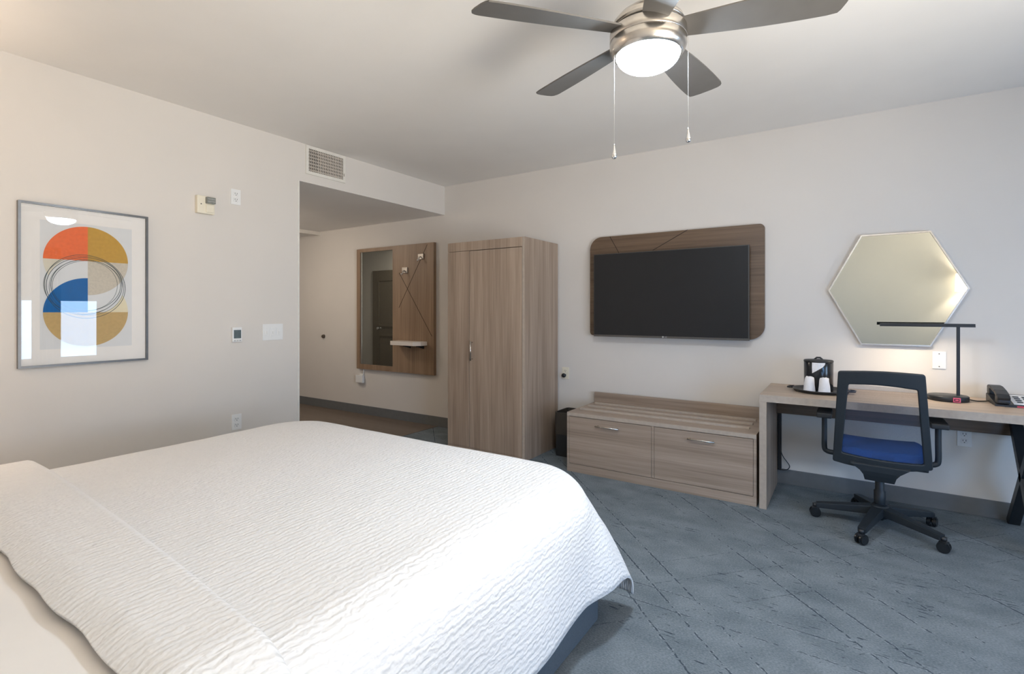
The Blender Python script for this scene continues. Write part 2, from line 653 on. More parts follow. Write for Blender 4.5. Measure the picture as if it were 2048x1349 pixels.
struct('door_added_pane', MB().box(XR + .04, XR + .044, y0 + .05, y1 - .05, z0 + .05, z1 - .05), GLASS, parent=gd)
# bathroom door, seen in the hall mirror
D0, D1 = -7.02, -6.20
door = struct('door_1', MB().box(D0, D1, YJ, YJ + .03, .01, 2.03, .003), DOORP, 'taupe panelled hall door seen in the entry mirror', 'door')
pn = MB()
for zz0, zz1 in ((.25, .92), (1.05, 1.88)):
    for xx0 in (D0 + .14,):
        pn.ringprism(rrect(xx0, D1 - .14, zz0, zz1, (.02,) * 4), rrect(xx0 + .035, D1 - .175, zz0 + .035, zz1 - .035, (.02,) * 4), 'y', YJ + .028, YJ + .04)
struct('door_panel', pn, DOORP, parent=door)
kn = MB()
kn.lathe([(0, 0), (.032, 0), (.032, .008), (.012, .012), (.012, .035), (.026, .045), (.03, .058), (.022, .072), (0, .075)], (-6.82, YJ + .028, 1.02), 24, 'y')
struct('door_knob', kn, CHROME, parent=door)

# ------------------------------------------------------------------ framed print on the left wall
X = XL
t = thing('framed_print', 'large framed abstract print of orange, gold and blue half circles on the left wall', 'picture', (X, 1.167, 1.01))
PY0, PY1, PZ0, PZ1 = .854, 1.479, 1.012, 1.943
fo = [(PY0, PZ0), (PY1, PZ0), (PY1, PZ1), (PY0, PZ1)]
fi = [(PY0 + .012, PZ0 + .012), (PY1 - .012, PZ0 + .012), (PY1 - .012, PZ1 - .012), (PY0 + .012, PZ1 - .012)]
obj('frame', MB().ringprism(fo, fi, 'x', X, X + .026), PICFR, t)
art = MB()
XA = X + .012
art.box(X + .002, XA, PY0 + .012, PY1 - .012, PZ0 + .012, PZ1 - .012, mi=0)


def flat(pts, k, mi):
    art.poly([(XA + .0003 * k, p[0], p[1]) for p in pts], mi)


def arc(cy, cz, ry, rz, a0, a1, n=32):
    return [(cy + ry * math.cos(math.radians(a0 + (a1 - a0) * i / n)), cz + rz * math.sin(math.radians(a0 + (a1 - a0) * i / n))) for i in range(n + 1)]


flat([(.948, 1.111), (1.392, 1.111), (1.392, 1.85), (.948, 1.85)], 1, 1)
CY, ZT, ZB2, RR = 1.166, 1.631, 1.323, .205
flat([(CY, ZT)] + arc(CY, ZT, RR, RR, 180, 270), 2, 2)              # pale beige lower left quarter
flat([(CY, ZB2)] + arc(CY, ZB2, RR, RR, 0, 90), 2, 3)               # pale straw right quarter
flat(arc(1.163, 1.482, .185, .182, 0, 360)[:-1], 3, 1)             # paper showing inside the ring
flat([(CY, ZT)] + arc(CY, ZT, RR, RR, 270, 360), 4, 4)              # greige quarter
flat([(CY, ZT)] + arc(CY, ZT, RR, RR, 90, 180), 5, 5)               # orange
flat([(CY, ZT)] + arc(CY, ZT, RR, RR, 0, 90), 5, 6)                 # gold
flat([(CY, ZB2)] + arc(CY, ZB2, RR, RR, 90, 180), 5, 7)             # blue
flat(arc(CY, ZB2, RR, RR, 180, 360), 5, 8)                          # tan half
for k in range(6):
    e = k * .0078
    oy, oz = (random.random() - .5) * .014, (random.random() - .5) * .012
    ri, ph = (.197 - e, .187 - e), random.random() * 6
    loop = []
    for i in range(97):
        a = 2 * PI * i / 96
        wv = 1 + .02 * math.sin(2 * a + ph) + .008 * math.sin(3 * a + ph * 2)
        loop.append((XA + .0022, 1.163 + oy + ri[0] * wv * math.cos(a), 1.481 + oz + ri[1] * wv * math.sin(a)))
    art.tube(loop, .0009 if k % 2 else .0013, 5, 9)
amats = [mat('mat_board', (.97, .93, .885), .9, 0, .01), mat('art_paper', (.83, .83, .825), .9, 0, .01), mat('art_pale_beige', (.80, .745, .61), .9, 0, .02),
         mat('art_straw', (.90, .81, .58), .9, 0, .02), mat('art_greige', (.68, .615, .51), .9, 0, .06, 90), mat('art_orange', (.95, .205, .065), .9, 0, .05, 60),
         mat('art_gold', (.64, .38, .07), .9, 0, .05, 60), mat('art_blue', (.0, .15, .45), .9, 0, .06, 30), mat('art_tan', (.63, .44, .19), .9, 0, .05, 60),
         mat('art_ink', (.05, .09, .10), .8)]
obj('print', art, amats, t)
obj('glass', MB().box(X + .0185, X + .0205, PY0 + .012, PY1 - .012, PZ0 + .012, PZ1 - .012), GLASS, t)


# ------------------------------------------------------------------ outlets, switches and other wall plates
def plate(t, side, at, a0, a1, z0, z1, d=.006, m=WHITE):
    mb = MB()
    if side == 'L':
        mb.box(at, at + d, a0, a1, z0, z1, .002)
    else:
        mb.box(a0, a1, at - d, at, z0, z1, .002)
    return obj('cover_plate', mb, m, t)


def duplex(name, label, side, at, c, z, m=WHITE, group='wall outlets', hgt=.115, wid=.073):
    loc = (at, c, z - hgt / 2) if side == 'L' else (c, at, z - hgt / 2)
    t = thing(name, label, 'outlet', loc, group)
    plate(t, side, at, c - wid / 2, c + wid / 2, z - hgt / 2, z + hgt / 2, .006, m)
    for dz in (.022, -.022):
        f = MB()
        s = MB()
        def B(mb, u0, u1, w0, w1, d0, d1, bev=0):
            if side == 'L':
                mb.box(at + d0, at + d1, c + u0, c + u1, z + dz + w0, z + dz + w1, bev)
            else:
                mb.box(c + u0, c + u1, at - d1, at - d0, z + dz + w0, z + dz + w1, bev)
        B(f, -.017, .017, -.014, .014, .005, .0085, .003)
        so = obj('socket', f, m, t)
        B(s, -.009, -.006, -.002, .009, .008, .0092)
        B(s, .006, .009, -.002, .009, .008, .0092)
        B(s, -.003, .003, -.011, -.006, .008, .0092)
        obj('slot', s, SLOT, so)
    return t


duplex('wall_outlet', 'white outlet high on the left wall beside the alarm strobe', 'L', XL, 2.06, 2.184)
duplex('wall_outlet', 'white outlet low on the left wall, just above the edge of the bed', 'L', XL, 2.066, .497)
duplex('wall_outlet', 'white outlet on the wall beneath the desk, right of the chair', 'B', YB, .648, .497, hgt=.115)
to = duplex('wall_outlet', 'ivory outlet with a black plug, between the wardrobe and the television', 'B', YB, -2.287, .724, IVORY)
pg = MB().lathe([(0, 0), (.019, 0), (.021, .012), (.016, .028), (.006, .034), (0, .034)], (-2.292, YB - .042, .703), 20, 'y')
plug = obj('power_plug', pg, BLACK)
tag(plug, 'black round plug pushed into the ivory outlet beside the wardrobe', 'plug')
th_ = duplex('wall_outlet', 'white outlet with an adapter below the hall mirror panel', 'B', YB, -5.225, .455)
ad = MB().box(-5.30, -5.17, YB - .045, YB - .0088, .405, .50, .008)
ad.tube([(-5.185, YB - .02, .495), (-5.185, YB - .012, .53), (-5.185, YB - .01, .60)], .006, 8)
tag(obj('plug_adapter', ad, WHITE), 'white plug in adapter box with a short lead below the hall mirror', 'adapter')

t = thing('alarm_strobe', 'cream fire alarm sounder with a clear strobe on the left wall', 'alarm', (XL, 1.833, 2.018))
obj('body', MB().box(XL, XL + .035, 1.775, 1.893, 2.02, 2.145, .006), IVORY, t)
obj('horn_grille', MB().box(XL + .033, XL + .042, 1.832, 1.885, 2.032, 2.085, .004), IVORY, t)
obj('test_button', MB().lathe([(0, 0), (.004, 0), (.004, .003), (0, .003)], (XL + .034, 1.80, 2.085), 12, 'x'), SLOT, t)
sl = MB().box(XL + .03, XL + .062, 1.828, 1.888, 2.092, 2.138, .006)
obj('strobe_lens', sl, mat('smoky_lens', (.22, .23, .21), .12, 0, .2, 60), t)
rb = MB()
for zz in (2.106, 2.122):
    rb.box(XL + .06, XL + .065, 1.832, 1.884, zz - .002, zz + .003, .001)
obj('lens_rib', rb, mat('lens_rib', (.5, .5, .47), .15, .3), t)

t = thing('thermostat', 'small white thermostat with a grey display on the left wall', 'thermostat', (XL, 2.062, 1.088))
obj('housing', MB().box(XL, XL + .022, 2.027, 2.098, 1.098, 1.208, .005), WHITE, t)
obj('display', MB().box(XL + .021, XL + .0235, 2.036, 2.09, 1.125, 1.188, .001), GREYLCD, t)
for i in range(3):
    obj('button', MB().box(XL + .021, XL + .025, 2.037 + i * .02, 2.050 + i * .02, 1.104, 1.113, .001), mat('button_grey', (.45, .46, .46), .5), t)

t = thing('switch_plate', 'wide white three switch plate beside the hall opening', 'light switch', (XL, 2.354, 1.095))
plate(t, 'L', XL, 2.270, 2.441, 1.098, 1.226)
for i in range(3):
    yy = 2.305 + i * .05
    r_ = obj('rocker', MB().box(XL + .005, XL + .009, yy - .017, yy + .017, 1.130, 1.196, .002), WHITE, t)
    obj('toggle', MB().box(XL + .008, XL + .016, yy - .006, yy + .006, 1.147, 1.168, .002), WHITE, r_)

t = thing('blank_plate', 'blank white screw plate on the wall beneath the hexagonal mirror', 'wall plate', (.52, YB, .94))
plate(t, 'B', YB, .484, .556, .942, 1.058)
for zz in (.957, 1.042):
    obj('screw', MB().lathe([(0, 0), (.0035, 0), (.0035, .002), (0, .002)], (.52, YB - .008, zz), 10, 'y'), SLOT, t)

t = thing('door_stop', 'small round bronze wall bumper in the entry hall', 'door stop', (-5.999, YB, .95))
obj('bumper', MB().lathe([(0, -.03), (.018, -.03), (.024, -.02), (.026, 0), (0, 0)], (-5.999, YB, .978), 20, 'y'), mat('bronze', (.10, .075, .055), .45, .3), t)

# air vent in the header
t = thing('air_vent', 'white air register with dark louvres set above the hall opening', 'vent', (XL, 2.852, 2.487))
V0, V1, W0, W1 = 2.650, 3.055, 2.494, 2.738
obj('backing', MB().box(XL + .0005, XL + .002, V0 + .02, V1 - .02, W0 + .02, W1 - .02), mat('duct_dark', (.03, .025, .02), .9), t)
obj('flange', MB().ringprism([(V0, W0), (V1, W0), (V1, W1), (V0, W1)], [(V0 + .026, W0 + .026), (V1 - .026, W0 + .026), (V1 - .026, W1 - .026), (V0 + .026, W1 - .026)], 'x', XL, XL + .012), mat('vent_white', (.74, .71, .65), .5), t)
lm = mat('vent_louvre', (.62, .56, .50), .5)
nl = 20
for i in range(nl):
    yy = V0 + .030 + (V1 - V0 - .06) * (i + .5) / nl
    R = Matrix.Rotation(math.radians(30 if i > 4 else 5), 3, 'Z')
    obj('louvre', MB().box(XL + .003, XL + .011, yy - .0018, yy + .0018, W0 + .026, W1 - .026, rot=R), lm, t)
for i in range(7):
    zz = W0 + .026 + (W1 - W0 - .052) * (i + .5) / 7
    obj('rear_slat', MB().box(XL + .002, XL + .0035, V0 + .026, V1 - .026, zz - .004, zz + .004), lm, t)
obj('damper_lever', MB().box(XL + .01, XL + .022, V1 - .022, V1 - .014, 2.55, 2.575, .002), lm, t)

# ------------------------------------------------------------------ entry mirror panel in the hall
t = thing('entry_mirror_panel', 'wood wall panel with a tall mirror, hooks and small shelf in the hall', 'mirror panel', (-4.62, YB, .585))
HX0, HX1, HZ0, HZ1 = -5.278, -3.957, .585, 2.117
MX0, MX1, MZ0, MZ1 = -5.215, -4.625, .648, 2.075
YF = 4.398
pm = MB()
pm.box(HX0, MX0, YF, YB, HZ0, HZ1, .002)
pm.box(MX1, HX1, YF, YB, HZ0, HZ1, .002)
pm.box(MX0, MX1, YF, YB, HZ0, MZ0, 0)
pm.box(MX0, MX1, YF, YB, MZ1, HZ1, 0)
WD_H = wood('warm_oak_laminate', (.20, .125, .075), (.35, .235, .15), 2)
obj('panel', pm, WD_H, t)
obj('mirror_glass', MB().box(MX0, MX1, YF + .012, YF + .018, MZ0, MZ1), MIRR, t)
obj('bevel_strip', MB().box(MX0 + .012, MX0 + .022, YF + .009, YF + .012, MZ0, MZ1), CHROME, t)
gr = MB()
for (ax, az), (bx, bz) in (((-4.512, 1.787), (-3.985, 1.035)), ((-4.056, 2.099), (-4.517, 1.365))):
    L = math.hypot(bx - ax, bz - az)
    nx, nz_ = -(bz - az) / L * .0035, (bx - ax) / L * .0035
    gr.prism([(ax + nx, az + nz_), (ax - nx, az - nz_), (bx - nx, bz - nz_), (bx + nx, bz + nz_)], 'y', YF - .0006, YF + .001)
obj('groove', gr, mat('groove_brown', (.06, .035, .02), .8), t)
HOOKM = mat('dull_chrome', (.36, .33, .30), 0.42, 1.0, .02)
for hx, hz in ((-4.409, 1.80), (-4.150, 1.95)):
    h = obj('hook', MB().box(hx - .045, hx + .045, YF - .014, YF, hz - .022, hz + .045, .004), HOOKM, t)
    obj('prong', MB().tube([(hx, YF - .01, hz + .01), (hx, YF - .035, hz), (hx, YF - .05, hz - .03), (hx, YF - .058, hz - .045), (hx, YF - .07, hz - .03)], .007, 10), CHROME, h)
sh = MB().prism([(-4.53, YF), (-4.53, 4.27), (-4.50, 4.245), (-4.13, 4.235), (-4.065, 4.30), (-4.06, YF)], 'z', .926, .972, .003)
obj('shelf', sh, CREAM, t)
for xx in (-4.33, -4.12):
    obj('bracket', MB().prism([(YF, .926), (4.29, .926), (4.29, .916), (YF, .885)], 'x', xx - .012, xx + .012), BLACK, t)

# ------------------------------------------------------------------ wardrobe
t = thing('wardrobe', 'tall grey brown wood grain wardrobe with one bar handle', 'wardrobe', (-2.805, 4.12, 0))
WX0, WX1, WY0, WY1, WZ = -3.247, -2.365, 3.81, 4.425, 1.985
cb = MB()
cb.box(WX1 - .026, WX1, WY0, WY1, 0, WZ, .002)
cb.box(WX0, WX0 + .02, WY0 + .02, WY1, 0, WZ)
cb.box(WX0 + .02, WX1 - .026, WY1 - .012, WY1, 0, WZ - .02)
cb.box(WX0, WX1 - .026, WY0, WY1, WZ - .085, WZ, .002)
cb.box(WX0, WX1 - .026, WY0, WY1, 0, .035, .002)
obj('carcass', cb, WD_V, t)
obj('edge_band', MB().box(WX1 - .025, WX1 - .001, WY0 - .0012, WY0, .001, WZ - .001), WD_E, t)
obj('side_front', MB().box(WX0, -2.984, WY0, WY0 + .02, .038, 1.897, .0015), WD_V, t)
dr = obj('door', MB().box(-2.980, WX1 - .029, WY0, WY0 + .02, .038, 1.895, .0015), WD_V, t)


def bar_handle(a, b_, out, par, r=.006):
    a, b_, out = Vector(a), Vector(b_), Vector(out)
    d = (b_ - a).normalized()
    mb = MB().tube([a + out, b_ + out], r, 12)
    for p in (a + d * .015, b_ - d * .015):
        mb.tube([p, p + out], r * .8, 10)
    return obj('handle', mb, NICKEL, par)


bar_handle((-2.945, WY0, .862), (-2.945, WY0, 1.048), (0, -.03, 0), dr, .0065)

# ------------------------------------------------------------------ black waste bin in the gap
t = thing('waste_bin', 'black bin tucked in the gap between wardrobe and low chest', 'bin', (-2.12, 4.27, 0))
bn = MB()
bn.prism(rrect(-2.245, -2.0, 4.14, 4.40, (.03,) * 4), 'z', .0, .20, .004)
obj('body', bn, BLACK, t)
bn = MB().ringprism(rrect(-2.25, -1.995, 4.135, 4.405, (.03,) * 4), rrect(-2.238, -2.007, 4.147, 4.393, (.025,) * 4), 'z', .20, .40)
obj('liner_wall', bn, mat('dark_bin_upper', (.04, .034, .028), .6), t)

# ------------------------------------------------------------------ television and its wood panel
t = thing('tv_wall_panel', 'dark wood wall panel with two big rounded corners behind the television', 'wall panel', (-1.27, YB, 1.10))
pp = rrect(-2.012, -.534, 1.101, 2.013, (.035, .115, .035, .115), 10)
obj('board', MB().prism(pp, 'y', 4.402, YB, .003), WD_D, t)
gr = MB()
for (ax, az), (bx, bz) in (((-1.415, 1.86), (-1.12, 2.012)), ((-1.815, 2.012), (-1.74, 1.88)), ((-1.74, 1.88), (-1.70, 1.80))):
    L = math.hypot(bx - ax, bz - az)
    nx, nz_ = -(bz - az) / L * .003, (bx - ax) / L * .003
    gr.prism([(ax + nx, az + nz_), (ax - nx, az - nz_), (bx - nx, bz - nz_), (bx + nx, bz + nz_)], 'y', 4.4013, 4.403)
obj('groove', gr, mat('panel_groove', (.03, .018, .012), .8), t)

t = thing('television', 'large flat black television mounted on the wood wall panel', 'television', (-1.285, 4.40, 1.095))
TX0, TX1, TZ0, TZ1, TY = -1.937, -.632, 1.097, 1.845, 4.318
obj('casing', MB().box(TX0, TX1, TY, TY + .035, TZ0, TZ1, .003), TVBODY, t)
obj('screen', MB().box(TX0 + .006, TX1 - .006, TY - .001, TY + .002, TZ0 + .018, TZ1 - .006), SCREEN, t)
obj('mount', MB().box(-1.55, -1.0, TY + .03, 4.4025, 1.25, 1.65, .01), BLACK, t)
obj('bottom_strip', MB().box(TX0 + .002, TX1 - .002, TY - .0015, TY + .003, TZ0 + .001, TZ0 + .016, .001), mat('tv_strip', (.10, .095, .09), .35, .4), t)


def text(name, body, size, loc, rot, m, parent, ext=.0006):
    c = bpy.data.curves.new(name, 'FONT')
    c.body = body
    c.size = size
    c.extrude = ext
    c.align_x = 'CENTER'
    c.align_y = 'CENTER'
    o = bpy.data.objects.new(name, c)
    COL.objects.link(o)
    dg = bpy.context.evaluated_depsgraph_get()
    me = bpy.data.meshes.new_from_object(o.evaluated_get(dg))
    bpy.data.objects.remove(o)
    M = Matrix.Translation(Vector(loc) - Vector(parent['_o'])) @ rot.to_4x4()
    me.transform(M)
    me.materials.clear()
    me.materials.append(m)
    o = bpy.data.objects.new(name, me)
    COL.objects.link(o)
    o.parent = parent
    o['_o'] = list(parent['_o'])
    return o


FRONT = Matrix.Rotation(PI / 2, 3, 'X')
LOGO = mat('logo_grey', (.45, .45, .45), .4)
lg = obj('logo_badge', MB().lathe([(0, -.0012), (.0075, -.0012), (.0075, 0), (0, 0)], (-1.302, TY - .0015, TZ0 + .0105), 20, 'y'), LOGO, t)
text('logo_letters', 'LG', .016, (-1.277, TY - .002, TZ0 + .0105), FRONT, LOGO, t)

# ------------------------------------------------------------------ low chest (luggage bench)
t = thing('luggage_bench', 'low wood grain chest with two drawers and a slatted luggage top', 'chest', (-1.23, 4.08, 0))
BX0, BX1, BY0, BY1 = -1.945, -.510, 3.80, 4.375
cb = MB()
cb.box(BX0, BX0 + .02, BY0, BY1, 0, .459, .001)
cb.box(BX1 - .02, BX1, BY0, BY1, 0, .459, .001)
cb.box(-1.2325, -1.2125, BY0, BY1, .07, .459, .001)
cb.box(BX0 + .02, BX1 - .02, BY0, BY0 + .018, 0, .066, .001)
cb.box(BX0 + .02, BX1 - .02, BY1 - .015, BY1, 0, .459)
obj('carcass', cb, WD_X, t)
obj('top', MB().box(BX0, BX1, BY0, BY1, .459, .49, .002), WD_X, t)
obj('edge_band', MB().box(BX0 + .001, BX1 - .001, BY0 - .0012, BY0, .461, .4885), WD_E, t)
obj('back_board', MB().box(BX0 - .012, BX1 - .002, BY1, BY1 + .022, .0, .578, .002), WD_X, t)
for yy in (3.955, 4.11, 4.265):
    obj('slat', MB().box(BX0 + .05, -.575, yy - .014, yy + .014, .4885, .505, .003), WD_E, t)
for x0, x1, hx in ((BX0 + .022, -1.2345, (-1.682, -1.486)), (-1.2105, BX1 - .022, (-.963, -.775))):
    d_ = obj('drawer', MB().box(x0, x1, BY0, BY0 + .018, .07, .4555, .0015), WD_X, t)
    bar_handle((hx[0], BY0, .405), (hx[1], BY0, .405), (0, -.028, 0), d_, .006)

# ------------------------------------------------------------------ desk
t = thing('desk', 'long wood topped desk with a slab end and black crossed metal legs', 'desk', (.25, 4.11, 0))
DX0, DX1, DY0, DY1, DZ = -.492, 1.10, 3.785, 4.43, .768
obj('desktop', MB().box(DX0, DX1, DY0, DY1, DZ - .048, DZ, .002), DESKTOP, t)
obj('edge_band', MB().box(DX0 + .001, DX1 - .001, DY0 - .0012, DY0, DZ - .047, DZ - .001), WD_E, t)
sp = obj('slab_end', MB().box(DX0, DX0 + .045, DY0, DY1, 0, DZ - .048, .002), WD_V, t)
obj('end_edge_band', MB().box(DX0 + .001, DX0 + .044, DY0 - .0012, DY0, .001, DZ - .048), WD_E, t)
LX = .872
obj('leg', MB().beam((LX, 4.395, .0), (LX, 3.83, .72), .05, .055, bev=.003, up=(1, 0, 0)), BLKMET, t)
obj('leg', MB().beam((LX, 3.83, .0), (LX, 4.395, .72), .05, .055, bev=.003, up=(1, 0, 0)), BLKMET, t)
obj('apron', MB().box(DX0 + .045, DX1 - .05, 4.36, 4.378, .552, DZ - .048, .002), WD_D, t)
chn = tag(obj('cable_channel', MB().box(-.444, -.418, 4.408, YB, .105, .60, .004), BLACK), 'black vertical cable channel with looping cord under the left end of the desk', 'cable channel')
cp = [(-.425, 4.40, .60), (-.428, 4.40, .45), (-.430, 4.40, .34), (-.425, 4.40, .27), (-.405, 4.40, .215), (-.38, 4.40, .18), (-.362, 4.40, .150), (-.372, 4.40, .125), (-.40, 4.40, .113), (-.425, 4.40, .116), (-.436, 4.40, .128)]


def smooth_path(pts, k=6):
    P = [Vector(p) for p in pts]
    out = []
    for i in range(len(P) - 1):
        p0, p1, p2, p3 = P[max(i - 1, 0)], P[i], P[i + 1], P[min(i + 2, len(P) - 1)]
        for j in range(k):
            s_ = j / k
            out.append(.5 * ((2 * p1) + (p2 - p0) * s_ + (2 * p0 - 5 * p1 + 4 * p2 - p3) * s_ ** 2 + (3 * p1 - p0 - 3 * p2 + p3) * s_ ** 3))
    out.append(P[-1])
    return out


obj('power_cord', MB().tube(smooth_path(cp), .0032, 8), BLACK, chn)

# ------------------------------------------------------------------ hexagonal mirror
t = thing('hexagon_mirror', 'hexagonal mirror with a thin silver frame above the desk', 'mirror', (.28, YB, 1.088))
hx = [(-.112, 1.479), (.087, 1.09), (.474, 1.09), (.672, 1.479), (.474, 1.870), (.087, 1.870)]
c0 = (.28, 1.479)
hi_ = [(c0[0] + (p[0] - c0[0]) * .975, c0[1] + (p[1] - c0[1]) * .976) for p in hx]
obj('frame', MB().ringprism(hx, hi_, 'y', 4.405, YB), brushed('satin_silver', (.55, .52, .48), .35), t)
obj('mirror_glass', MB().prism(hi_, 'y', 4.413, 4.42), MIRR, t)

# ------------------------------------------------------------------ desk lamp
t = thing('desk_lamp', 'black slim bar desk lamp with a round base, switched on', 'desk lamp', (.535, 4.2, DZ))
obj('base', MB().lathe([(0, 0), (.100, 0), (.103, .004), (.103, .028), (.099, .032), (0, .033)], (.535, 4.2, DZ), 48), BLKMET, t)
obj('pole', MB().box(.577, .594, 4.20, 4.217, DZ + .03, 1.236, .002), BLKMET, t)
lb = MB().box(.187, .665, 4.192, 4.226, 1.238, 1.250, .002)
for y_ in (4.192, 4.2235):
    lb.box(.187, .665, y_, y_ + .0025, 1.229, 1.240)
obj('light_bar', lb, BLKMET, t)
obj('led_strip', MB().box(.20, .53, 4.20, 4.218, 1.2355, 1.2385), LED, t)
bd = MB()
bd.ringprism([(.546, DZ + .004), (.581, DZ + .004), (.581, DZ + .030), (.546, DZ + .030)], [(.5505, DZ + .0085), (.5765, DZ + .0085), (.5765, DZ + .0255), (.5505, DZ + .0255)], 'y', 4.088, 4.099)
bd.box(.5555, .5715, 4.089, 4.099, DZ + .0135, DZ + .0205)
obj('badge', bd, mat('pink_red_print', (.75, .12, .2), .5), t)

# ------------------------------------------------------------------ telephone
PX, PYc = .86, 4.21
t = thing('telephone', 'black desk telephone with a white keypad card at the desk end', 'telephone', (PX, PYc, DZ))
x0, x1 = .735, 1.0
bs = MB().prism([(4.09, DZ), (4.33, DZ), (4.33, DZ + .045), (4.31, DZ + .05), (4.10, DZ + .014), (4.09, DZ + .010)], 'x', x0, x1, .003)
obj('base', bs, BLACK, t)


def on_slope(y):
    return DZ + .014 + (y - 4.10) * (.036 / .21)


kp = MB().prism([(4.105, on_slope(4.105) + .0003), (4.29, on_slope(4.29) + .0003), (4.29, on_slope(4.29) + .003), (4.105, on_slope(4.105) + .003)], 'x', x0 + .085, x1 - .012)
kpo = obj('faceplate', kp, KEYS, t)
for r in range(4):
    for c in range(3):
        yy, xx = 4.135 + r * .034, x0 + .105 + c * .040
        obj('key', MB().box(xx, xx + .026, yy, yy + .02, on_slope(yy) + .0, on_slope(yy) + .008, .002), BLACK, kpo)
obj('red_label', MB().box(x0 + .095, x1 - .004, 4.0885, 4.0905, DZ + .0015, DZ + .0095), RED, t)
hs = MB()
hp = [(x0 + .036, 4.075, DZ + .045), (x0 + .036, 4.10, DZ + .062), (x0 + .036, 4.16, DZ + .078), (x0 + .036, 4.25, DZ + .092), (x0 + .036, 4.32, DZ + .092), (x0 + .036, 4.345, DZ + .080)]
for a, b_ in zip(hp, hp[1:]):
    hs.beam(a, b_, .058, .020, bev=.005)
hs.box(x0 + .006, x0 + .066, 4.08, 4.14, DZ + .018, DZ + .062, .010)
hs.box(x0 + .006, x0 + .066, 4.28, 4.345, DZ + .045, DZ + .088, .010)
obj('handset', hs, BLACK, t)
cp = [(.643, 4.215, DZ + .010), (.66, 4.20, DZ + .008), (.68, 4.215, DZ + .005), (.71, 4.235, DZ + .005), (.738, 4.245, DZ + .008)]
obj('telephone_cord', MB().tube(smooth_path(cp), .0035, 8), BLACK, t)

# ------------------------------------------------------------------ tray, ice bucket, wrapped cups
TC = (-.150, 4.14)
t = thing('serving_tray', 'round black tray holding the ice bucket and cups', 'tray', (TC[0], TC[1], DZ))
obj('dish', MB().lathe([(0, 0), (.155, 0), (.172, .016), (.175, .022), (.170, .022), (.152, .006), (0, .006)], (TC[0], TC[1], DZ), 48), BLACK, t)
for a in (176, -4):
    ca, sa = math.cos(math.radians(a)), math.sin(math.radians(a))
    px, py = TC[0] + ca * .170, TC[1] + sa * .170
    obj('grip', MB().tube([(px - sa * .04, py + ca * .04, DZ + .021), (px + ca * .03 - sa * .025, py + sa * .03 + ca * .025, DZ + .021), (px + ca * .03 + sa * .025, py + sa * .03 - ca * .025, DZ + .021), (px + sa * .04, py - ca * .04, DZ + .021)], .006, 8), BLACK, t)
t = thing('ice_bucket', 'black cylindrical ice bucket with a lid on the tray', 'ice bucket', (-.165, 4.185, DZ + .0062))
BZ = DZ + .0062
obj('bucket', MB().lathe([(0, 0), (.086, 0), (.089, .004), (.090, .196), (.088, .20), (0, .20)], (-.165, 4.185, BZ), 48), mat('gloss_black', (.014, .016, .02), .16), t)
ld = obj('lid', MB().lathe([(0, 0), (.091, 0), (.092, .006), (.088, .013), (.03, .018), (0, .018)], (-.165, 4.185, BZ + .199), 48), BLACK, t)
obj('knob', MB().tube([(-.19, 4.185, BZ + .214), (-.175, 4.185, BZ + .228), (-.155, 4.185, BZ + .228), (-.14, 4.185, BZ + .214)], .006, 8), BLACK, ld)
lin = MB()
b = bmesh.new()
vs = {}
for i in range(9):
    for j in range(5):
        a = math.radians(-112 + i * 6.2)
        hmax = .062 * (1 - i / 8.0) ** .8 + .012
        r = .0922 + .002 * math.sin(i * 1.7 + j)
        vs[i, j] = b.verts.new((-.165 + r * math.cos(a), 4.185 + r * math.sin(a), BZ + .198 - hmax * j / 4))
for i in range(8):
    for j in range(4):
        b.faces.new((vs[i, j], vs[i + 1, j], vs[i + 1, j + 1], vs[i, j + 1]))
lin.merge(b)
lo = obj('bucket_liner', lin, PAPERW)
tag(lo, 'white plastic liner corner hanging over the ice bucket rim', 'bucket liner')
sm = lo.modifiers.new('thick', 'SOLIDIFY')
sm.thickness = .001
sm.offset = 1
for cx, cy, lab in ((-.214, 4.052, 'white wrapped plastic cup upside down on the tray, left one'), (-.125, 4.030, 'white wrapped plastic cup upside down on the tray, right one')):
    cu = MB()
    prof = [(0, .104), (.020, .104), (.026, .100), (.029, .085), (.032, .05), (.036, .01), (.038, 0), (0, 0)]
    cu.lathe([(r, h) for r, h in prof], (cx, cy, BZ), 28)
    for v in cu.bm.verts:
        k = noise.noise(v.co * 45) * .0035
        dv = Vector((v.co.x - cx, v.co.y - cy, 0))
        if dv.length > .005:
            v.co += dv.normalized() * k
        if v.co.z > BZ + .09:
            v.co.z += noise.noise(v.co * 70) * .008
    tag(obj('wrapped_cup', cu, PAPERW), lab, 'cup', 'wrapped cups on the tray')

